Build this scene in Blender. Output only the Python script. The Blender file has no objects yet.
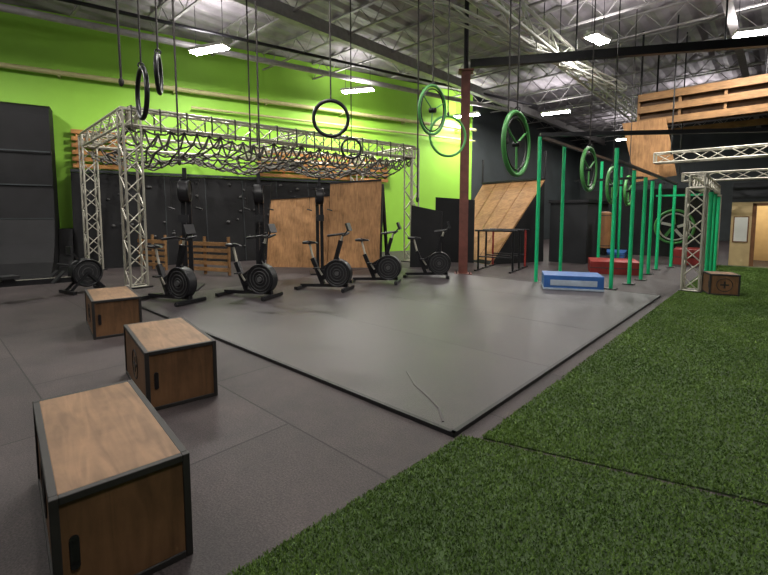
import bpy, math, random
import numpy as np
from mathutils import Vector, Matrix
random.seed(4); np.random.seed(4)
R=math.radians
sc=bpy.context.scene
sc.view_settings.view_transform='Standard'
sc.view_settings.look='None'

# ---------------------------------------------------------------- materials
def newmat(name):
    m=bpy.data.materials.new(name); m.use_nodes=True
    nt=m.node_tree; b=nt.nodes['Principled BSDF']
    return m,nt,b
def M(name,col,rough=.6,metal=0,scale=6,var=.15,bump=.0,emit=None,es=0,bscale=None,spec=.5):
    m,nt,b=newmat(name)
    tc=nt.nodes.new('ShaderNodeTexCoord')
    n=nt.nodes.new('ShaderNodeTexNoise'); n.inputs['Scale'].default_value=scale; n.inputs['Detail'].default_value=6
    nt.links.new(tc.outputs['Object'],n.inputs['Vector'])
    r=nt.nodes.new('ShaderNodeValToRGB')
    r.color_ramp.elements[0].position=.3; r.color_ramp.elements[1].position=.7
    r.color_ramp.elements[0].color=[max(0,c*(1-var)) for c in col]+[1]
    r.color_ramp.elements[1].color=[min(1,c*(1+var)) for c in col]+[1]
    nt.links.new(n.outputs['Fac'],r.inputs['Fac']); nt.links.new(r.outputs['Color'],b.inputs['Base Color'])
    b.inputs['Roughness'].default_value=rough; b.inputs['Metallic'].default_value=metal
    b.inputs['Specular IOR Level'].default_value=spec
    if bump:
        n2=nt.nodes.new('ShaderNodeTexNoise'); n2.inputs['Scale'].default_value=bscale or scale*8
        nt.links.new(tc.outputs['Object'],n2.inputs['Vector'])
        bp=nt.nodes.new('ShaderNodeBump'); bp.inputs['Strength'].default_value=bump; bp.inputs['Distance'].default_value=.02
        nt.links.new(n2.outputs['Fac'],bp.inputs['Height']); nt.links.new(bp.outputs['Normal'],b.inputs['Normal'])
    if emit:
        b.inputs['Emission Color'].default_value=(*emit,1); b.inputs['Emission Strength'].default_value=es
    return m
def wood(name,col,axis='X',rough=.6,dirt=0):
    m,nt,b=newmat(name)
    tc=nt.nodes.new('ShaderNodeTexCoord'); mp=nt.nodes.new('ShaderNodeMapping')
    s={'X':(1.2,9,9),'Y':(9,1.2,9),'Z':(9,9,1.2)}[axis]; mp.inputs['Scale'].default_value=s
    nt.links.new(tc.outputs['Object'],mp.inputs['Vector'])
    n=nt.nodes.new('ShaderNodeTexNoise'); n.inputs['Scale'].default_value=1.6; n.inputs['Detail'].default_value=8; n.inputs['Distortion'].default_value=1.2
    nt.links.new(mp.outputs['Vector'],n.inputs['Vector'])
    n3=nt.nodes.new('ShaderNodeTexNoise'); n3.inputs['Scale'].default_value=2.2; n3.inputs['Detail'].default_value=7; n3.inputs['Roughness'].default_value=.65
    nt.links.new(tc.outputs['Object'],n3.inputs['Vector'])
    ad=nt.nodes.new('ShaderNodeMath'); ad.operation='ADD'; nt.links.new(n.outputs['Fac'],ad.inputs[0]); nt.links.new(n3.outputs['Fac'],ad.inputs[1])
    dv=nt.nodes.new('ShaderNodeMath'); dv.operation='MULTIPLY'; dv.inputs[1].default_value=.5; nt.links.new(ad.outputs[0],dv.inputs[0])
    r=nt.nodes.new('ShaderNodeValToRGB'); e=r.color_ramp.elements
    e[0].position=.36; e[1].position=.64
    e[0].color=[c*.58 for c in col]+[1]; e[1].color=[min(1,c*1.25) for c in col]+[1]
    nt.links.new(dv.outputs[0],r.inputs['Fac']); nt.links.new(r.outputs['Color'],b.inputs['Base Color'])
    b.inputs['Roughness'].default_value=rough; b.inputs['Specular IOR Level'].default_value=.3
    return m
def tiles(name,col,w,h,rough,seam=.35,off=(0,0),spec=.5):
    m,nt,b=newmat(name)
    tc=nt.nodes.new('ShaderNodeTexCoord'); mp=nt.nodes.new('ShaderNodeMapping'); mp.inputs['Location'].default_value=(off[0],off[1],0)
    nt.links.new(tc.outputs['Object'],mp.inputs['Vector'])
    br=nt.nodes.new('ShaderNodeTexBrick'); br.inputs['Scale'].default_value=1
    br.inputs['Brick Width'].default_value=w; br.inputs['Row Height'].default_value=h
    br.inputs['Mortar Size'].default_value=.007; br.inputs['Mortar Smooth'].default_value=.1
    br.inputs['Color1'].default_value=(*[c*.85 for c in col],1); br.inputs['Color2'].default_value=(*[c*1.12 for c in col],1)
    br.inputs['Mortar'].default_value=(*[c*seam for c in col],1)
    nt.links.new(mp.outputs['Vector'],br.inputs['Vector'])
    n=nt.nodes.new('ShaderNodeTexNoise'); n.inputs['Scale'].default_value=1.3; n.inputs['Detail'].default_value=12; n.inputs['Roughness'].default_value=.75
    nt.links.new(tc.outputs['Object'],n.inputs['Vector'])
    r=nt.nodes.new('ShaderNodeValToRGB'); r.color_ramp.elements[0].position=.34; r.color_ramp.elements[1].position=.68
    r.color_ramp.elements[0].color=(.58,.58,.6,1); r.color_ramp.elements[1].color=(1.4,1.34,1.28,1)
    nt.links.new(n.outputs['Fac'],r.inputs['Fac'])
    mx=nt.nodes.new('ShaderNodeMix'); mx.data_type='RGBA'; mx.blend_type='MULTIPLY'; mx.inputs[0].default_value=1
    nt.links.new(br.outputs['Color'],mx.inputs[6]); nt.links.new(r.outputs['Color'],mx.inputs[7])
    n4=nt.nodes.new('ShaderNodeTexNoise'); n4.inputs['Scale'].default_value=90; n4.inputs['Detail'].default_value=2
    nt.links.new(tc.outputs['Object'],n4.inputs['Vector'])
    r4=nt.nodes.new('ShaderNodeValToRGB'); r4.color_ramp.elements[0].position=.35; r4.color_ramp.elements[1].position=.7
    r4.color_ramp.elements[0].color=(.7,.7,.7,1); r4.color_ramp.elements[1].color=(1.5,1.5,1.5,1)
    nt.links.new(n4.outputs['Fac'],r4.inputs['Fac'])
    mx2=nt.nodes.new('ShaderNodeMix'); mx2.data_type='RGBA'; mx2.blend_type='MULTIPLY'; mx2.inputs[0].default_value=1
    nt.links.new(mx.outputs[2],mx2.inputs[6]); nt.links.new(r4.outputs['Color'],mx2.inputs[7])
    n2=nt.nodes.new('ShaderNodeTexNoise'); n2.inputs['Scale'].default_value=140; nt.links.new(tc.outputs['Object'],n2.inputs['Vector'])
    bp=nt.nodes.new('ShaderNodeBump'); bp.inputs['Strength'].default_value=.25; bp.inputs['Distance'].default_value=.01
    nt.links.new(n2.outputs['Fac'],bp.inputs['Height']); nt.links.new(bp.outputs['Normal'],b.inputs['Normal'])
    nt.links.new(mx2.outputs[2],b.inputs['Base Color'])
    mr=nt.nodes.new('ShaderNodeMapRange'); mr.inputs[3].default_value=rough-.1; mr.inputs[4].default_value=rough+.12
    nt.links.new(n.outputs['Fac'],mr.inputs[0]); nt.links.new(mr.outputs[0],b.inputs['Roughness'])
    b.inputs['Specular IOR Level'].default_value=spec
    return m

m_floor=tiles('rubber_floor',(.045,.037,.038),2.4,1.2,.6,.25,(.3,.55),.3)
m_mat=tiles('rubber_mat',(.048,.042,.046),40,3.6,.42,.6,(0,-1.0),.5)
m_matedge=M('mat_edge',(.010,.010,.011),.5)
m_green=M('green_paint',(.30,.62,.055),.6,scale=.7,var=.08,bump=.05,bscale=40)
m_dark=M('dark_paint',(.014,.015,.017),.7,scale=1,var=.25,spec=.3)
m_char=M('charcoal_wall',(.03,.038,.04),.7,scale=1,var=.25)
m_black=M('black_metal',(.010,.010,.012),.4,.2)
m_blackp=M('black_plastic',(.012,.012,.014),.45)
m_blackb=M('black_board',(.008,.008,.009),.65,scale=2,var=.3,spec=.25)
m_gripgrey=M('hold_grey',(.06,.06,.06),.7)
m_silver=M('aluminium',(.46,.44,.37),.42,.5,var=.1)
m_white=M('white_steel',(.72,.72,.66),.5,.1,var=.1)
m_rope=M('rope',(.025,.022,.02),.9)
m_ropel=M('net_rope',(.085,.08,.07),.9)
m_ply=wood('plywood',(.40,.215,.095),'X')
m_plyz=wood('plywood_vert',(.38,.20,.085),'Z')
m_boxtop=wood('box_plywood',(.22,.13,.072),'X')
m_boxside=wood('box_side',(.15,.078,.036),'Z')  # same plywood as the top, side shade put into a darker colour
m_tape=M('box_edge_tape',(.016,.014,.013),.65)
m_pine=wood('pine_plank',(.27,.145,.06),'X')
m_piney=wood('pine_plank_y',(.40,.19,.06),'Y')
m_red=M('rust_red_paint',(.17,.055,.04),.6,var=.25)
m_redv=M('red_vinyl',(.22,.016,.014),.5)
m_leather=M('brown_leather',(.22,.10,.04),.5)
m_blue=M('blue_vinyl',(.03,.11,.34),.4)
m_bluel=M('pale_vinyl',(.35,.42,.5),.5)
m_gpole=M('green_steel',(.01,.45,.17),.35,var=.08)
m_gwheel=M('green_wheel',(.08,.30,.08),.4,var=.1)
m_pipe=M('yellow_pipe',(.45,.42,.20),.5,var=.1)
m_ceil=M('deck_steel',(.30,.28,.295),.6,.1,scale=1.5,var=.3)
m_joist=M('joist_steel',(.30,.29,.28),.55,.2)
m_lamp=M('lamp_lens',(1,1,1),.3,emit=(1,.97,.92),es=60)
m_beige=M('beige_wall',(.46,.34,.17),.7,var=.06)
m_brown=wood('door_wood',(.16,.07,.03),'Z')
m_back=wood('mezzanine_board',(.10,.05,.022),'X')
m_paper=M('paper',(.6,.6,.56),.8,var=.03)
m_turfb=M('turf_base',(.03,.055,.014),.9,scale=30,var=.4)
m_screen=M('screen',(.08,.1,.1),.2)
m_grass,nt,b=newmat('turf_blade')
tc=nt.nodes.new('ShaderNodeTexCoord')
n1=nt.nodes.new('ShaderNodeTexNoise'); n1.inputs['Scale'].default_value=.9; n1.inputs['Detail'].default_value=4
n2=nt.nodes.new('ShaderNodeTexNoise'); n2.inputs['Scale'].default_value=45
nt.links.new(tc.outputs['Object'],n1.inputs['Vector']); nt.links.new(tc.outputs['Object'],n2.inputs['Vector'])
ad=nt.nodes.new('ShaderNodeMath'); nt.links.new(n1.outputs['Fac'],ad.inputs[0]); nt.links.new(n2.outputs['Fac'],ad.inputs[1])
hf=nt.nodes.new('ShaderNodeMath'); hf.operation='MULTIPLY'; hf.inputs[1].default_value=.5; nt.links.new(ad.outputs[0],hf.inputs[0])
rp=nt.nodes.new('ShaderNodeValToRGB'); e=rp.color_ramp.elements
e[0].position=.38; e[1].position=.62; e[0].color=(.058,.11,.022,1); e[1].color=(.125,.205,.042,1)
nt.links.new(hf.outputs[0],rp.inputs['Fac']); nt.links.new(rp.outputs['Color'],b.inputs['Base Color']); b.inputs['Roughness'].default_value=.75
b.inputs['Specular IOR Level'].default_value=.2

# ---------------------------------------------------------------- mesh builder
class B:
    def __init__(s): s.v=[];s.f=[];s.m=[];s.sm=[];s.mats=[]
    def mi(s,m):
        if m not in s.mats: s.mats.append(m)
        return s.mats.index(m)
    def add(s,vs,fs,m,sm=False):
        o=len(s.v); s.v+= [tuple(v) for v in vs]; k=s.mi(m)
        for f in fs: s.f.append([i+o for i in f]); s.m.append(k); s.sm.append(sm)
    def box(s,c,d,m,rot=None):
        c=Vector(c); vs=[]
        for x in(-.5,.5):
            for y in(-.5,.5):
                for z in(-.5,.5):
                    p=Vector((x*d[0],y*d[1],z*d[2]))
                    if rot: p=rot@p
                    vs.append(c+p)
        s.add(vs,[(0,1,3,2),(4,6,7,5),(0,4,5,1),(2,3,7,6),(0,2,6,4),(1,5,7,3)],m)
    def bx(s,a,b_,m): s.box([(a[i]+b_[i])/2 for i in range(3)],[abs(b_[i]-a[i]) for i in range(3)],m)
    def frame(s,p1,p2):
        d=(Vector(p2)-Vector(p1)).normalized()
        up=Vector((0,0,1)) if abs(d.z)<.95 else Vector((0,1,0))
        a=d.cross(up).normalized(); return d,a,a.cross(d).normalized()
    def beam(s,p1,p2,w,h,m):
        p1=Vector(p1);p2=Vector(p2);d,a,u=s.frame(p1,p2); vs=[]
        for p in(p1,p2):
            for i,j in((-1,-1),(1,-1),(1,1),(-1,1)): vs.append(p+a*i*w/2+u*j*h/2)
        s.add(vs,[(3,2,1,0),(4,5,6,7),(0,1,5,4),(1,2,6,5),(2,3,7,6),(3,0,4,7)],m)
    def cyl(s,p1,p2,r,m,n=8,r2=None,caps=True):
        p1=Vector(p1);p2=Vector(p2);d,a,u=s.frame(p1,p2); r2=r if r2 is None else r2
        A=[p1+(a*math.cos(t)+u*math.sin(t))*r for t in [2*math.pi*i/n for i in range(n)]]
        C=[p2+(a*math.cos(t)+u*math.sin(t))*r2 for t in [2*math.pi*i/n for i in range(n)]]
        s.add(A+C,[(i,(i+1)%n,n+(i+1)%n,n+i) for i in range(n)],m,True)
        if caps: s.add(A,[tuple(reversed(range(n)))],m); s.add(C,[tuple(range(n))],m)
    def tube(s,pts,r,m,n=6):
        for i in range(len(pts)-1): s.cyl(pts[i],pts[i+1],r,m,n)
    def torus(s,c,ax,Rr,r,m,n=36,k=8,a0=0,a1=2*math.pi):
        c=Vector(c);ax=Vector(ax).normalized(); up=Vector((0,0,1)) if abs(ax.z)<.9 else Vector((1,0,0))
        a=ax.cross(up).normalized();u=a.cross(ax).normalized();vs=[]
        full=abs(a1-a0-2*math.pi)<1e-6; N=n if full else n+1
        for i in range(N):
            t=a0+(a1-a0)*i/n; d=a*math.cos(t)+u*math.sin(t)
            for j in range(k):
                q=2*math.pi*j/k; vs.append(c+d*(Rr+r*math.cos(q))+ax*r*math.sin(q))
        fs=[(i*k+j,((i+1)%N)*k+j,((i+1)%N)*k+(j+1)%k,i*k+(j+1)%k) for i in range(n) for j in range(k)]
        s.add(vs,fs,m,True)
    def blob(s,c,r,m,n=8):
        c=Vector(c);vs=[];fs=[]
        for i in range(n+1):
            for j in range(n):
                t=math.pi*i/n;q=2*math.pi*j/n
                vs.append(c+Vector((r[0]*math.sin(t)*math.cos(q),r[1]*math.sin(t)*math.sin(q),r[2]*math.cos(t))))
        for i in range(n):
            for j in range(n): fs.append((i*n+j,(i+1)*n+j,(i+1)*n+(j+1)%n,i*n+(j+1)%n))
        s.add(vs,fs,m,True)
    def extr(s,prof,y0,y1,m):
        n=len(prof); vs=[(x,y0,z) for x,z in prof]+[(x,y1,z) for x,z in prof]
        s.add(vs,[(i,(i+1)%n,n+(i+1)%n,n+i) for i in range(n)]+[tuple(range(n)),tuple(reversed(range(n,2*n)))],m)
    def truss(s,p1,p2,w,m,h=None,r=.025,br=.013,step=None,diag=True):
        p1=Vector(p1);p2=Vector(p2);d,a,u=s.frame(p1,p2);h=h or w; L=(p2-p1).length
        cs=[a*w/2+u*h/2,-a*w/2+u*h/2,-a*w/2-u*h/2,a*w/2-u*h/2]
        for c in cs: s.cyl(p1+c,p2+c,r,m,8)
        n=max(2,int(round(L/(step or w)))) 
        for i in range(n):
            A=p1+d*L*i/n;C=p1+d*L*(i+1)/n
            for k in range(4):
                c1,c2=cs[k],cs[(k+1)%4]
                if (i+k)%2==0: s.cyl(A+c1,C+c2,br,m,5,caps=False)
                else: s.cyl(A+c2,C+c1,br,m,5,caps=False)
        for P in(p1,p2):
            for k in range(4): s.cyl(P+cs[k],P+cs[(k+1)%4],r*.9,m,6)
    def mesh(s,name):
        me=bpy.data.meshes.new(name); me.from_pydata(s.v,[],s.f)
        for m in s.mats: me.materials.append(m)
        me.polygons.foreach_set('material_index',s.m); me.polygons.foreach_set('use_smooth',s.sm); me.update()
        return me
def put(name,bl,loc=(0,0,0),rz=0,bev=0,parent=None):
    me=bl if isinstance(bl,bpy.types.Mesh) else bl.mesh(name)
    o=bpy.data.objects.new(name,me); sc.collection.objects.link(o)
    o.location=loc; o.rotation_euler=(0,0,rz)
    if bev:
        md=o.modifiers.new('bevel','BEVEL'); md.width=bev; md.segments=2; md.limit_method='ANGLE'
    if parent: o.parent=parent
    return o
up=Vector((0,0,1))

# ---------------------------------------------------------------- room shell
WL=(-16,2.15,0); WR=-math.atan2(.276,.961)   # frame of the green wall (local +Y along the wall)
H=7.4; HR=7.36
b=B(); b.bx((-21,-6,-.2),(3.2,34.3,0),m_floor); put('floor',b)
b=B(); b.bx((-.25,-9,0),(0,17.2,H),m_green); put('wall_left',b,WL,WR)
b=B(); b.bx((-11.5,18.6,0),(-11.25,34,H),m_char); put('wall_left_rear',b)
b=B(); b.bx((-11.5,34,0),(3.2,34.25,H),m_char); put('wall_back',b)
b=B(); b.bx((3,-6,0),(3.2,34,H),m_char); put('wall_right',b)
b=B(); b.bx((-21,-6.2,0),(3.2,-6,H),m_char); put('wall_front',b)
b=B(); xs=np.arange(-21,3.3,.15); z=H
prof=[]
for i,x in enumerate(xs): prof.append((x,z+(.07 if (i//2)%2 else 0)))
vs=[(x,-6.2,zz) for x,zz in prof]+[(x,34.3,zz) for x,zz in prof]; n=len(prof)
b.add(vs,[(i,i+1,n+i+1,n+i) for i in range(n-1)],m_ceil)
b.bx((-21,-6.2,H+.1),(3.3,34.3,H+.2),m_ceil); put('ceiling',b)
b=B()
for y in np.arange(-4.5,34,1.9):
    zt,zb=H-.03,H-.6
    x0=-18 if y<3 else -14 if y<12 else -11.2
    b.beam((x0,y,zt),(2.9,y,zt),.09,.05,m_joist); b.beam((x0,y,zb),(2.9,y,zb),.07,.04,m_joist)
    k=0;x=x0
    while x<2.4:
        b.cyl((x,y,zb if k%2 else zt),(x+.5,y,zt if k%2 else zb),.014,m_joist,5,caps=False); x+=.5;k+=1
put('ceiling_joists',b)
b=B()
for x in (-9.5,-1.2):
    b.box((x,14,H-.85),(.2,39,.03),m_joist); b.box((x,14,H-.67),(.02,39,.36),m_joist)
put('ceiling_girder',b)

# pipes
b=B(); b.cyl((.25,-8.5,5.66),(.25,17.1,5.66),.075,m_pipe,12)
for s in range(-8,18,3): b.box((.13,s,5.66),(.26,.06,.2),m_pipe)
b.cyl((.2,4.5,5.15),(.2,17.1,5.15),.04,m_pipe,10)
put('wall_pipe',b,WL,WR)
b=B(); b.cyl((-15.0,-3,6.5),(-9.5,20,6.5),.09,m_joist,12); b.cyl((-14.2,-3,6.7),(-8.7,20,6.7),.05,m_black,10)
put('ceiling_pipe',b)

# ---------------------------------------------------------------- rubber mat
b=B(); b.bx((-8.75,2.56,0),(-1.67,9.75,.033),m_mat)
for a,c in(((-8.75,2.53,0),(-1.64,2.565,.035)),((-1.675,2.53,0),(-1.64,9.77,.035)),((-8.75,9.74,0),(-1.64,9.77,.035))): b.bx(a,c,m_matedge)
for y in(4.35,6.15,7.95): b.bx((-8.75,y,.033),(-1.68,y+.008,.0335),m_matedge)
wr=[(-1.8,2.62),(-1.95,2.78),(-2.15,2.9),(-2.4,3.03),(-2.68,3.25)]
b.tube([(x,y,.030+.004*math.sin(i)) for i,(x,y) in enumerate(wr)],.011,m_mat,8)
put('rubber_mat',b)

# ---------------------------------------------------------------- turf
def seam(x): return 2.62+(x+1.58)*.29
def turf(name,poly,inside,N,ylim):
    t=B(); k=len(poly)
    t.add([(x,y,.012) for x,y in poly]+[(x,y,0) for x,y in poly],[tuple(range(k))]+[(i,k+i,k+(i+1)%k,(i+1)%k) for i in range(k)],m_turfb)
    r=np.random.rand(N,7)
    y=ylim[0]+(ylim[1]-ylim[0])*r[:,0]**1.7; x=-1.85+3.5*r[:,1]
    ok=inside(x,y); x=x[ok];y=y[ok];r=r[ok]; n=len(x)
    D=np.hypot(x,y)
    w=.003+.0009*D; a=r[:,2]*6.283; h=.010+.012*r[:,3]; lx=(r[:,4]-.5)*.03; ly=(r[:,5]-.5)*.03
    V=np.zeros((n*3,3)); ca=np.cos(a)*w;sa=np.sin(a)*w
    V[0::3]=np.c_[x-ca,y-sa,np.full(n,.01)];V[1::3]=np.c_[x+ca,y+sa,np.full(n,.01)];V[2::3]=np.c_[x+lx,y+ly,h+.01]
    o=len(t.v); t.v+=V.tolist(); mi=t.mi(m_grass)
    t.f+=(np.arange(n*3).reshape(n,3)+o).tolist(); t.m+=[mi]*n; t.sm+=[False]*n
    return put(name,t)
turf('turf_strip',[(-1.72,-5.9),(2.98,-5.9),(2.98,3.9),(-1.6,2.58),(-1.70,.8)],lambda x,y:(y<seam(x)-.03)&(x>-1.71+(y-.8)*.06),200000,(.6,4.2))
turf('turf_strip',[(-1.48,2.66),(2.98,3.96),(2.98,17.4),(-1.38,17.4)],lambda x,y:(y>seam(x)+.005)&(x>-1.49),240000,(2.6,17))

# ---------------------------------------------------------------- plyometric boxes
def plyo(L,W,Hh):
    b=B(); e=.032
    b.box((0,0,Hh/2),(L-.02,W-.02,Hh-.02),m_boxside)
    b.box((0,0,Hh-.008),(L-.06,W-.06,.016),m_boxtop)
    for sx in(-1,1):
        for sy in(-1,1): b.box((sx*(L/2-e/2),sy*(W/2-e/2),Hh/2),(e,e,Hh),m_tape)
    for z in(e/2,Hh-e/2):
        for sy in(-1,1): b.box((0,sy*(W/2-e/2),z),(L-2*e,e,e),m_tape)
        for sx in(-1,1): b.box((sx*(L/2-e/2),0,z),(e,W-2*e,e),m_tape)
    for sx in(-1,1):
        b.box((sx*(L/2-.008),-W*.36,Hh*.5),(.012,.035,.11),m_black)
        for j in(-1,1): b.cyl((sx*(L/2-.014),-W*.36,Hh*.5+j*.055),(sx*(L/2-.002),-W*.36,Hh*.5+j*.055),.0175,m_black,10)
    for sy in(-1,1):
        b.torus((0,sy*(W/2-.01),Hh*.5),(0,1,0),.13,.008,m_tape,28,6)
        b.box((0,sy*(W/2-.008),Hh*.5),(.14,.008,.03),m_tape); b.box((0,sy*(W/2-.008),Hh*.5),(.03,.008,.14),m_tape)
    return b
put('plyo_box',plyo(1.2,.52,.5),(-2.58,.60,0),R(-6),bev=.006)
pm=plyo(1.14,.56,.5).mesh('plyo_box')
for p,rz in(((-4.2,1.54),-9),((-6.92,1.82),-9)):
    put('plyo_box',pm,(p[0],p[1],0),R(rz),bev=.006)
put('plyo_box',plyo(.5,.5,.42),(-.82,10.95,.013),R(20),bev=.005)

# ---------------------------------------------------------------- exercise bikes
def bike():
    b=B()
    b.beam((.5,-.28,.04),(.5,.28,.04),.07,.06,m_black); b.beam((-.5,-.24,.04),(-.5,.24,.04),.07,.06,m_black)
    for y in(-.28,.28): b.cyl((.5,y-.02,.035),(.5,y+.02,.035),.035,m_blackp,10)
    b.beam((-.5,0,.07),(.5,0,.1),.07,.06,m_black)
    b.cyl((.3,-.07,.34),(.3,.07,.34),.27,m_blackp,28); b.torus((.3,-.07,.34),(0,1,0),.255,.018,m_black); b.torus((.3,.07,.34),(0,1,0),.255,.018,m_black)
    for rr in(.08,.14,.2):
        for y in(-.078,.078): b.torus((.3,y,.34),(0,1,0),rr,.006,m_gripgrey,24,5)
    b.cyl((.3,-.1,.34),(.3,.1,.34),.045,m_gripgrey,12)
    b.beam((-.02,0,.1),(-.24,0,.62),.07,.08,m_black); b.beam((-.12,0,.34),(.33,0,.62),.05,.09,m_black)
    b.beam((.22,0,.5),(.36,0,.98),.07,.07,m_black)
    b.cyl((-.21,0,.55),(-.3,0,.9),.022,m_silver,10)
    b.extr([(-.44,.90),(-.42,.95),(-.3,.965),(-.16,.94),(-.13,.915),(-.3,.895)],-.035,.035,m_blackp)
    b.blob((-.36,0,.93),(.1,.1,.035),m_blackp)
    b.cyl((0,-.06,.3),(0,.06,.3),.1,m_black,20)
    b.beam((0,.09,.3),(.1,.09,.16),.02,.03,m_silver); b.beam((0,-.09,.3),(-.1,-.09,.44),.02,.03,m_silver)
    b.box((.1,.15,.16),(.1,.1,.025),m_blackp); b.box((-.1,-.15,.44),(.1,.1,.025),m_blackp)
    b.cyl((.36,0,.95),(.4,0,1.08),.022,m_silver,10)
    b.tube([(.34,-.24,1.1),(.46,-.2,1.12),(.42,-.06,1.08),(.42,.06,1.08),(.46,.2,1.12),(.34,.24,1.1)],.018,m_blackp,8)
    for y in(-.24,.24): b.cyl((.34,y,1.1),(.18,y,1.08),.022,m_blackp,8)
    b.cyl((.42,0,1.08),(.52,0,1.2),.014,m_black); b.box((.52,0,1.24),(.04,.2,.16),m_blackp,Matrix.Rotation(R(-20),3,'Y')); b.box((.498,0,1.24),(.01,.16,.11),m_screen,Matrix.Rotation(R(-20),3,'Y'))
    return b
bm_=bike().mesh('exercise_bike')
for p,rz in(((-8.1,3.05),18),((-7.45,4.25),24),((-7.0,5.75),28),((-6.85,7.15),32),((-6.5,8.65),35)):
    o=put('exercise_bike',bm_,(p[0],p[1],.036),R(rz)); o.scale=(1.06,1.06,1.06)

# ---------------------------------------------------------------- ski ergs
def ski():
    b=B()
    b.box((.1,0,.02),(.9,.6,.04),m_blackp)
    for y in(-.06,.06): b.beam((-.2,y,.04),(-.2,y,2.05),.05,.09,m_black)
    b.cyl((-.14,-.09,2.12),(-.14,.09,2.12),.23,m_blackp,24)
    b.torus((-.14,.09,2.12),(0,1,0),.22,.02,m_black); b.torus((-.14,-.09,2.12),(0,1,0),.22,.02,m_black)
    b.beam((-.14,-.3,2.36),(-.14,.3,2.36),.05,.06,m_black); b.beam((-.14,0,2.2),(-.14,0,2.62),.05,.08,m_black)
    for y in(-.28,.28):
        b.cyl((-.12,y,2.34),(-.1,y,1.78),.006,m_rope,5); b.cyl((-.1,y-.07,1.76),(-.1,y+.07,1.72),.018,m_blackp,8)
    b.cyl((-.15,0,1.45),(.08,0,1.5),.015,m_black); b.box((.1,0,1.52),(.04,.2,.17),m_blackp)
    return b
sm_=ski().mesh('ski_erg')
for p in((-9.5,3.95),(-9.4,5.7),(-9.4,7.6)): put('ski_erg',sm_,(p[0],p[1],.0),R(-35))

# ---------------------------------------------------------------- rowing machine
b=B()
b.cyl((-.09,0,.4),(.09,0,.4),.29,m_blackp,28)
for x in(-.09,.09):
    b.torus((x,0,.4),(1,0,0),.27,.025,m_black)
    for rr in(.1,.18): b.torus((x,0,.4),(1,0,0),rr,.008,m_gripgrey,24,5)
b.beam((-.3,.3,.035),(.3,.3,.035),.07,.06,m_black)
for x in(-.1,.1): b.beam((x,.3,.05),(x,0,.4),.04,.05,m_black); b.beam((x,-.35,.04),(x,0,.4),.04,.05,m_black)
b.beam((-.3,-.35,.035),(.3,-.35,.035),.07,.06,m_black)
b.beam((0,-.1,.28),(0,-2.3,.38),.07,.1,m_black); b.beam((0,-.1,.335),(0,-2.3,.435),.03,.01,m_silver); b.beam((0,-2.26,.34),(0,-2.3,.03),.05,.05,m_black); b.beam((-.3,-2.3,.03),(.3,-2.3,.03),.06,.06,m_black)
for x in(-.14,.14): b.box((x,-.55,.38),(.12,.3,.03),m_blackp,Matrix.Rotation(R(45),3,'X'))
b.box((0,-1.3,.46),(.3,.26,.05),m_blackp); b.box((0,-1.3,.4),(.12,.18,.06),m_black)
b.beam((0,-.05,.6),(0,-.25,.85),.04,.04,m_black); b.box((0,-.28,.88),(.22,.04,.16),m_blackp)
b.cyl((-.24,-.4,.6),(.24,-.4,.6),.018,m_blackp); b.cyl((0,-.1,.56),(0,-.4,.6),.005,m_rope)
put('rowing_machine',b,(-10.65,2.35,0),R(12))

# ---------------------------------------------------------------- truss rig with cargo net
L0=Vector((-14.6,3.45,0));L1=Vector((-10.45,3.25,0));R1=Vector((-9.3,11.5,0));R2=Vector((-12.5,12.0,0))
Z=3.7
b=B()
for P in(L0,L1,R1,R2):
    b.truss(P+up*.03,P+up*(Z+.12),.34,m_silver,r=.026,br=.014,step=.34); b.box(P+up*.015,(.5,.5,.03),m_black)
for a,c in((L0,L1),(L1,R1),(R1,R2),(R2,L0)): b.truss(a+up*Z,c+up*Z,.3,m_silver,h=.36,r=.03,br=.015,step=.42)
Q1=L1.lerp(R1,.5);Q2=L0.lerp(R2,.5); b.truss(Q1+up*Z,Q2+up*Z,.3,m_silver,r=.026,br=.014,step=.4)
rig=put('truss_rig',b)
nb=B(); nu,nv=30,10; G=[]
for i in range(nu+1):
    row=[]
    for j in range(nv+1):
        u,v=i/nu,j/nv
        p=(L1.lerp(R1,u)).lerp(L0.lerp(R2,u),v)
        sg=math.sin(math.pi*v)**.7*(.42+.14*math.sin(u*19))
        jt=0 if j in(0,nv) else .09
        p=p+Vector((random.uniform(-jt,jt),random.uniform(-jt,jt),Z-.2-sg-random.uniform(0,.14)))
        row.append(p)
    G.append(row)
for i in range(nu+1):
    for j in range(nv+1):
        if i<nu:
            a,c=G[i][j],G[i+1][j]; mid=(a+c)/2-up*random.uniform(.02,.09); nb.tube([a,mid,c],.022,m_ropel,5)
        if j<nv: nb.cyl(G[i][j],G[i][j+1],.022,m_ropel,5,caps=False)
        nb.blob(G[i][j],(.04,.04,.04),m_ropel,5)
for i in range(nu):
    a=G[i][0];c=G[i+1][0]; d=random.uniform(.18,.42); mid=(a+c)/2-up*d
    nb.tube([a,a.lerp(mid,.6)-up*.06,mid,c.lerp(mid,.6)-up*.06,c],.024,m_ropel,5)
    if i%2==0:
        t0=L1.lerp(R1,i/nu)+up*(Z+.21)
        for off in(-.18,.18): nb.cyl(a+Vector((off,0,0)),t0+Vector((off,0,0)),.02,m_ropel,5,caps=False)
        nb.cyl(t0+Vector((-.18,0,0)),t0+Vector((.18,0,0)),.02,m_ropel,5)
put('cargo_net',nb)

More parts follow.
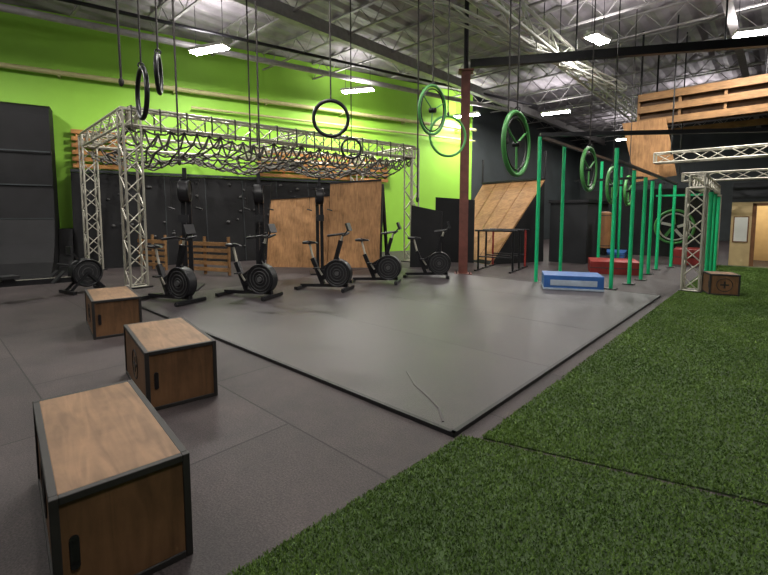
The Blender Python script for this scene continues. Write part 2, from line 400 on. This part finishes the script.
# ---------------------------------------------------------------- things against the green wall (wall frame)
b=B()
b.extr([(3.3,0),(2.6,.1),(2.0,.38),(1.55,.85),(1.25,1.5),(1.1,2.3),(1.05,3.2),(1.05,4.3),(.97,4.5),(.8,4.58),(.2,4.58),(.2,0)],-.34,.8,m_blackb)
b.extr([(3.5,0),(2.8,.1),(2.2,.4),(1.75,.9),(1.45,1.5),(1.3,2.3),(1.25,3.8),(.2,3.9),(.2,0)],-3.4,-.38,m_blackb)
b.bx((.2,-.38,0),(1.1,-.34,4.6),m_char)
for zz in(1.5,2.4,3.3): b.beam((1.12 if zz>2 else 1.26,-.32,zz),(1.12 if zz>2 else 1.26,.78,zz),.02,.03,m_char)
put('warped_wall_ramp',b,WL,WR)
b=B()
b.extr([(.7,0),(.35,2.85),(.05,2.85),(.05,0)],1.15,11.5,m_blackb)
b.extr([(1.9,0),(1.2,.15),(.85,.5),(.72,1.2),(.1,1.2),(.1,0)],.82,1.14,m_blackb)
for s in np.arange(2.37,11.4,1.22): b.beam((.71,s,.02),(.36,s,2.84),.015,.015,m_char)
for k in range(90):
    s=random.uniform(1.4,11.2); zz=random.uniform(.5,2.7); x=.7-.35*zz/2.85
    q=random.uniform(.03,.07); b.blob((x+.02,s,zz),(q*.7,q,q*.8),m_gripgrey,6)
b.beam((.33,1.15,2.9),(.33,11.5,2.9),.12,.08,m_char)
put('climbing_wall',b,WL,WR)
b=B()
for s0,s1,z0,z1 in((1.2,2.6,3.0,4.1),(6.6,12.2,3.0,3.9)):
    zz=z0
    while zz<z1: b.bx((.12,s0,zz),(.17,s1,zz+.12),m_piney); zz+=.2
    s=s0+.1
    while s<s1: b.bx((.02,s,z0),(.12,s+.08,z1),m_piney); s+=.9
put('slatted_wood_panel',b,WL,WR)
for P1,P2 in((Vector((-12.2,4.9,0)),Vector((-10.6,5.5,0))),(Vector((-14.2,4.5,0)),Vector((-13.0,4.8,0)))):
    b=B()
    for z0 in np.arange(.15,1.0,.17): b.beam(P1+up*z0,P2+up*z0,.03,.1,m_pine)
    for t in(0.02,.5,.98): b.beam(P1.lerp(P2,t)+Vector((-.03,.06,0)),P1.lerp(P2,t)+Vector((-.03,.06,1.02)),.06,.06,m_pine)
    put('wooden_slat_barrier',b)

# plywood wall with black frame
b=B()
A=Vector((-11.6,7.25,0)); nrm=Vector((-.48,.88,0))
E=Vector((-8.95,9.5,0)); C=Vector((-10.05,8.4,0))
def slab(b,a,c,h1,h2,lean,th,m):
    vs=[a,c,c+up*h2+nrm*lean,a+up*h1+nrm*lean]; vs2=[v+nrm*th for v in vs]
    b.add(vs+vs2,[(0,1,2,3),(7,6,5,4),(0,4,5,1),(1,5,6,2),(2,6,7,3),(3,7,4,0)],m)
slab(b,A,C-Vector((.02,.01,0)),2.1,2.2,.35,.05,m_plyz); slab(b,C,E,2.55,2.65,.3,.05,m_plyz)
for P,h in((A,2.1),(C,2.5),(E,2.55)): b.beam(P+nrm*.1,P+nrm*.42+up*h,.08,.08,m_black); b.beam(P+nrm*1.1,P+nrm*.42+up*h,.08,.08,m_black)
b.beam(A+up*2.1+nrm*.37,C+up*2.2+nrm*.37,.09,.05,m_black); b.beam(C+up*2.57+nrm*.32,E+up*2.67+nrm*.32,.09,.05,m_black)
put('plywood_climbing_panel',b)
b=B()
slab(b,Vector((-8.3,10.2,0)),Vector((-7.5,10.7,0)),1.9,1.7,.2,.08,m_blackb)
slab(b,Vector((-8.6,11.9,0)),Vector((-7.5,12.6,0)),2.2,2.1,.1,.08,m_blackb)
put('black_padded_panel',b)

# ---------------------------------------------------------------- big plywood ramp
b=B()
P1=Vector((-6.8,12.4,0));P2=Vector((-9.5,13.5,0));T1=Vector((-5.95,14.5,2.8));T2=Vector((-8.7,15.2,2.8))
dn=Vector((0,0,-.05))
for i in range(4):
    t0,t1=i/4+.006,(i+1)/4-.006
    q=[P1.lerp(P2,t0),P1.lerp(P2,t1),T1.lerp(T2,t1),T1.lerp(T2,t0)]; q2=[v+Vector((.02,.04,-.03)) for v in q]
    b.add(q+q2,[(0,1,2,3),(7,6,5,4),(0,4,5,1),(1,5,6,2),(2,6,7,3),(3,7,4,0)],m_ply)
Bk1=Vector((-5.95,14.6,0));Bk2=Vector((-8.7,15.3,0))
b.add([P1+Vector((.03,.1,0)),Bk1,T1+Vector((0,0,-.06))],[(0,1,2)],m_blackb)
b.add([P2+Vector((0,.1,0)),Bk2,T2+Vector((0,0,-.06))],[(2,1,0)],m_blackb)
b.add([P1+dn+up*.06,P2+dn+up*.06,T2+dn*2,T1+dn*2],[(3,2,1,0)],m_blackb)
b.add([Bk1,Bk2,T2+dn,T1+dn],[(0,1,2,3)],m_blackb)
b.beam(T1+up*.03,T2+up*.03,.12,.06,m_black)
for t in(0,1): 
    p=T1.lerp(T2,t); b.beam(p,p+up*.95,.06,.06,m_black)
put('plywood_ramp',b)
b=B(); b.bx((-5.8,14.7,0),(-4.6,17,2.0),m_dark); b.bx((-5.85,14.65,2.0),(-4.55,17.05,2.1),m_black)
put('obstacle_platform',b)
b=B(); b.cyl((0,0,0),(0,0,.3),.32,m_blackp,24,r2=.2); b.cyl((0,0,.3),(0,0,.55),.06,m_black,12)
b.cyl((0,0,.55),(0,0,1.65),.19,m_leather,24); b.blob((0,0,1.65),(.19,.19,.06),m_leather,16)
for z in(.62,1.58): b.torus((0,0,z),(0,0,1),.187,.012,m_black,28,6)
put('punching_bag',b,(-4.15,15.0,0))

# dip bar station
b=B()
for k,(y,m) in enumerate(((0,m_black),(.65,m_black),(1.3,m_redv))):
    for x in(0,1.0): b.cyl((x,y,0),(x,y,1.15),.03,m,10); b.beam((x-.0,y-.25,.02),(x,y+.25,.02),.06,.04,m_black)
    b.cyl((-.1,y,1.15),(1.1,y,1.15),.028,m_black,10); b.cyl((0,y,.4),(1,y,.4),.02,m_black,8)
put('dip_bar_station',b,(-6.4,11.0,0),R(10))

# ---------------------------------------------------------------- steel column, beams, trusses overhead
b=B(); b.box((0,0,2.65),(.21,.21,5.3),m_red)
for sx in(-1,1):
    for sy in(-1,1): b.box((sx*.10,sy*.10,2.65),(.025,.025,5.3),m_red)
b.box((0,0,.02),(.45,.45,.04),m_red); b.box((0,0,5.32),(.38,.38,.04),m_red)
for sx in(-1,1):
    for sy in(-1,1): b.cyl((sx*.17,sy*.17,.04),(sx*.17,sy*.17,.08),.02,m_black,6)
b.cyl((0,0,5.3),(0,0,HR),.06,m_black)
put('steel_column',b,(-6.25,9.95,0),R(35))
b=B(); b.beam((-6.15,10.0,5.5),(2.9,15.2,5.5),.14,.2,m_black)
for t in(.25,.55,.85):
    p=Vector((-6.25,9.95,5.6)).lerp(Vector((2.98,15.25,5.6)),t); b.cyl(p,(p.x,p.y,HR),.02,m_black)
put('overhead_steel_beam',b)
def hung(b,p1,p2,w,h,m,r,step=.55):
    b.truss(p1,p2,w,m,h=h,r=r,br=r*.55,step=step)
    p1=Vector(p1);p2=Vector(p2)
    for t in(.05,.35,.65,.95): p=p1.lerp(p2,t); b.cyl(p+up*h/2,(p.x,p.y,HR),.012,m_black,5)
b=B(); hung(b,(-5.75,4.6,5.8),(-4.1,16.2,5.8),.2,.18,m_white,.03,.8); put('overhead_truss',b)
b=B(); hung(b,(-4.45,4.5,6.0),(-5.0,23,6.0),.3,.45,m_white,.042,.8); put('overhead_truss',b)

# ---------------------------------------------------------------- green pole obstacle rig
b=B()
def pole(x,y,h,r=.042): b.cyl((x,y,.0),(x,y,h),r,m_gpole,12); b.cyl((x,y,h),(x,y,h+.01),r*1.1,m_black,12); b.box((x,y,.01),(.22,.22,.02),m_black)
rowA=[(-4.2,9.9,3.4),(-4.3,11.7,3.4),(-4.05,14.1,3.2),(-4.0,16.1,3.2)]
rowB=[(-2.62,10.1,3.0),(-2.5,11.1,2.6),(-2.45,12.0,2.5),(-2.55,13.3,2.5),(-2.6,14.6,2.5),(-2.4,15.6,2.5)]
rowC=[(-1.15,11.9,2.1),(-1.2,13.2,2.1),(-1.3,15.2,2.1),(-1.45,16.3,2.1)]
for q in rowA+rowB+rowC: pole(*q)
b.beam((-4.2,9.9,3.44),(.5,13.2,3.44),.09,.09,m_black); b.cyl((.5,13.2,3.4),(.5,13.2,HR),.03,m_black)
b.beam((-4.2,9.9,3.4),(-4.05,16.1,3.3),.07,.07,m_black)
b.beam((-2.62,10.1,2.75),(-2.4,15.8,2.55),.06,.06,m_black)
b.beam((-1.15,11.9,2.12),(-1.45,16.3,2.12),.05,.05,m_black)
for y,z0 in((12,2.5),(14.6,2.5)): b.beam((-4.1,y,z0),(-2.5,y,z0),.06,.06,m_black)
b.beam((-2.45,13.3,2.1),(-1.2,13.2,2.1),.05,.05,m_gpole)
put('green_pole_rig',b)
b=B(); b.truss((-1.3,10.95,.03),(-1.3,10.95,2.15),.3,m_silver,r=.025,br=.013,step=.3); b.box((-1.3,10.95,.02),(.4,.4,.03),m_black)
b.truss((-1.3,10.95,2.3),(-1.55,16.8,2.35),.25,m_silver,h=.25,r=.022,br=.011,step=.35); b.truss((-1.55,16.8,.03),(-1.55,16.8,2.2),.3,m_silver,r=.025,br=.013,step=.3)
put('truss_leg_frame',b)

# ---------------------------------------------------------------- hanging wheels
def hoop(x,y,z,d,ax,rim,m,spokes=0,name='hanging_wheel'):
    b=B(); c=Vector((x,y,z)); ax=Vector(ax).normalized()
    b.torus(c,ax,d/2-rim,rim,m,40,8)
    if spokes:
        a=ax.cross(up).normalized(); u=a.cross(ax).normalized()
        b.torus(c,ax,d/2-rim*3.2,rim*.5,m_black,36,6)
        b.cyl(c-ax*.05,c+ax*.05,.04,m_black,12)
        for k in range(spokes):
            t=2*math.pi*k/spokes+.5; dd=a*math.cos(t)+u*math.sin(t); b.cyl(c,c+dd*(d/2-rim),rim*.5,m,6)
    b.cyl(c+up*(d/2-rim),(x,y,HR),.012,m_rope,6); b.torus(c+up*(d/2+.01),(ax.y,-ax.x,0),.035,.01,m_black,14,6)
    put(name,b)
hoop(-6.5,2.2,3.25,.72,(.15,1,0),.032,m_black)
hoop(-6.3,2.35,3.5,.55,(.5,1,0),.03,m_black)
hoop(-5.5,4.7,3.17,.62,(-.76,.65,.1),.03,m_black)
hoop(-7.1,6.65,3.07,.48,(-.8,.6,.1),.026,m_black)
hoop(-4.15,5.65,3.25,.78,(-1,-.05,.1),.022,m_gwheel,3)
hoop(-4.3,6.3,2.95,.72,(-.9,.5,0),.022,m_gwheel)
hoop(-2.7,5.6,2.56,.9,(1,.05,0),.032,m_gwheel,3)
hoop(-2.85,9.1,2.5,.9,(1,0,0),.036,m_gwheel,3)
hoop(-3.0,11.3,2.3,.9,(1,0,0),.036,m_gwheel,3)
hoop(-3.3,14.1,2.3,.9,(1,0,0),.036,m_gwheel,3)
b=B()
for (x,y,zb) in((-7.6,3.1,2.5),(-7.2,4.4,2.7),(-5.2,6.6,1.9),(-8.7,5.1,3.0),(-3.9,7.7,3.0),(-6.7,2.0,3.4)):
    b.tube([(x,y,HR),(x+.01,y,4.6),(x,y+.01,zb)],.016,m_rope,6); b.blob((x,y+.01,zb),(.035,.035,.06),m_rope,6)
put('climbing_ropes',b)

# ---------------------------------------------------------------- pads
b=B(); b.box((0,0,.17),(1.15,.75,.26),m_blue); b.box((0,0,.02),(1.17,.77,.04),m_bluel); b.box((0,-.378,.15),(.9,.008,.12),m_bluel)
put('foam_block',b,(-3.25,9.5,.036),R(26),bev=.02)
b=B(); b.box((0,0,.17),(1.2,1.2,.34),m_redv); b.box((0,0,.17),(1.22,1.22,.02),m_black)
put('crash_mat',b,(-3.4,13.2,0),R(20),bev=.03)
b=B(); b.box((0,0,.1),(2.0,1.6,.2),m_blue); b.box((0,0,.1),(2.02,1.62,.015),m_black); put('landing_mat',b,(-5.3,18.3,0),R(10),bev=.03)
b=B(); b.box((0,0,.25),(.7,1.2,.5),m_redv); b.box((0,0,.25),(.72,1.22,.02),m_black); put('crash_mat',b,(-2.2,17.2,0),R(5),bev=.03)

# ---------------------------------------------------------------- wooden mezzanine frame
b=B(); X0=-3.55
for z0,hh in((5.3,.22),(4.92,.2),(4.52,.2)):
    b.beam((X0,15.9,z0),(2.9,15.9,z0),.08,hh,m_pine); b.beam((X0,18.2,z0),(2.9,18.2,z0),.08,hh,m_pine)
for x in np.arange(X0,2.9,1.1):
    b.beam((x,15.98,4.4),(x,15.98,5.42),.07,.09,m_pine); b.beam((x,15.95,5.0),(x,18.2,5.0),.06,.16,m_pine)
for x in(-3.5,-.5,2.8): b.cyl((x,15.9,5.35),(x,15.9,HR),.03,m_black); b.cyl((x,18.2,5.3),(x,18.2,HR),.03,m_black)
b.bx((X0,16.05,4.4),(2.9,16.1,5.3),m_back)
b.bx((X0,16.1,4.95),(2.9,18.2,4.99),m_dark)
q=[Vector((-3.95,15.7,4.55)),Vector((-2.75,15.7,4.55)),Vector((-2.4,15.75,2.8)),Vector((-3.5,15.75,2.65))]; q2=[v+Vector((0,.04,0)) for v in q]
b.add(q+q2,[(3,2,1,0),(4,5,6,7),(0,4,7,3),(1,2,6,5),(0,1,5,4),(3,7,6,2)],m_plyz)
put('wooden_mezzanine_frame',b)
b=B(); b.truss((-2.9,15.3,3.3),(2.8,15.3,3.3),.35,m_silver,h=.28,r=.026,br=.014,step=.45)
b.truss((-2.4,16.9,2.8),(2.8,16.9,2.8),.28,m_silver,h=.25,r=.026,br=.014,step=.45)
for x in(-2.5,2.5): b.cyl((x,15.3,3.4),(x,15.3,HR),.02,m_black); b.cyl((x,16.9,2.9),(x,16.9,HR),.02,m_black)
put('overhead_truss',b)

# ---------------------------------------------------------------- office partition with door
b=B(); t=.12; y0=17.5; hz=2.0
b.bx((-1.15,y0,0),(-.62,y0+t,hz),m_beige); b.bx((.26,y0,0),(2.98,y0+t,hz),m_beige); b.bx((-.62,y0,1.96),(.26,y0+t,hz),m_beige)
b.bx((-1.15,y0-.02,hz),(2.98,y0+t,2.5),m_dark); b.bx((-1.15,y0+2.6,0),(2.98,y0+2.7,2.5),m_beige); b.bx((-1.15,y0+t,0),(-1.05,y0+2.7,2.5),m_beige); b.bx((-1.15,y0,2.5),(2.98,y0+2.7,2.6),m_dark)
wp=put('wall_office',b)
b=B()
for x in(-.6,.24): b.bx((x-.05,y0-.04,0),(x+.05,y0+.16,1.96),m_brown)
b.bx((-.65,y0-.04,1.88),(.29,y0+.16,1.96),m_brown)
b.box((.16,y0+.5,.95),(.05,.8,1.86),m_brown); b.blob((.1,y0+.82,1.0),(.04,.03,.03),m_silver)
put('door_1',b)
b=B(); b.box((-.9,y0-.02,1.15),(.32,.02,.75),m_paper); b.box((-.9,y0-.014,1.15),(.38,.02,.81),m_brown); put('wall_poster',b)

# mural partition
b=B(); b.bx((-6.2,19.5,0),(-1.9,19.62,2.6),m_dark); c=Vector((-2.95,19.48,1.15))
b.torus(c,(0,1,0),.62,.05,m_gwheel,40,6); b.torus(c,(0,1,0),.5,.03,m_paper,40,6)
for k in range(5):
    a=k*1.256; b.beam(c+Vector((math.cos(a)*.1,0,math.sin(a)*.1)),c+Vector((math.cos(a+.3)*.45,0,math.sin(a+.3)*.45)),.03,.1,m_gwheel if k%2 else m_paper)
put('wall_mural',b)

# ---------------------------------------------------------------- lamps
def lamp(Ln):
    lm=B(); lm.box((0,0,.06),(Ln,.36,.08),m_white)
    for y in(-.1,0,.1): lm.cyl((-Ln*.48,y,0),(Ln*.48,y,0),.028,m_lamp,8)
    for x in(-Ln*.4,Ln*.4): lm.cyl((x,0,.1),(x,0,1.25),.008,m_black,5)
    return lm.mesh('ceiling_light')
lmA=lamp(1.2); lmB=lamp(.75)
for i,(x,y,rz,e) in enumerate(((-11.8,5.75,20,1.6),(-11.6,11.2,25,1.5),(-3.74,12.2,80,1.15),(-.77,14.4,20,1.1),(-10.8,17.3,10,1.3),(-7.6,19.5,10,1.3),(-3,24,0,1.1),(-5.5,3.2,0,.85),(-1.5,6.0,0,.75),(-12,0,0,1.1),(-5.5,-2.5,0,.5),(.5,.5,0,.55),(-7,29,0,1))):  # out-of-view fixtures near and behind the camera added to even the lighting
    sm=i in(2,3)
    o=put('ceiling_light',lmB if sm else lmA,(x,y,6.1),R(rz))
    L=bpy.data.lights.new('lamp','AREA'); L.shape='RECTANGLE'; L.size=.75 if sm else 1.2; L.size_y=.3; L.energy=205*e; L.color=(1,.955,.90)
    lo=bpy.data.objects.new('lamp',L); sc.collection.objects.link(lo); lo.parent=o; lo.location=(0,0,-.05)
    L=bpy.data.lights.new('ceiling_fill','AREA'); L.shape='RECTANGLE'; L.size=.7 if sm else 1.1; L.size_y=.3; L.energy=60; L.color=(1,.94,.96)  # fill light added above each fixture to brighten the ceiling
    lo=bpy.data.objects.new('ceiling_fill',L); sc.collection.objects.link(lo); lo.parent=o; lo.location=(0,0,.12); lo.rotation_euler=(math.pi,0,0)
b=B(); b.cyl((0,0,0),(0,0,.04),.18,m_lamp,20); b.cyl((0,0,.04),(0,0,.08),.2,m_white,20); o=put('office_light',b,(-.1,18.8,2.4))
L=bpy.data.lights.new('lamp','POINT'); L.energy=90; L.color=(1,.8,.5); L.shadow_soft_size=.15
lo=bpy.data.objects.new('lamp',L); sc.collection.objects.link(lo); lo.parent=o; lo.location=(0,0,-.15)

w=bpy.data.worlds.new('World'); sc.world=w; w.use_nodes=True; w.node_tree.nodes['Background'].inputs[0].default_value=(.3,.32,.35,1); w.node_tree.nodes['Background'].inputs[1].default_value=.1

# ---------------------------------------------------------------- camera
cd=bpy.data.cameras.new('camera'); co=bpy.data.objects.new('camera',cd); sc.collection.objects.link(co)
cd.sensor_width=36; cd.lens=430/768*36; cd.shift_y=-.0475; cd.clip_start=.05
co.location=(0,0,1.6); co.rotation_euler=(R(90-4.8),0,R(42.6)); sc.camera=co
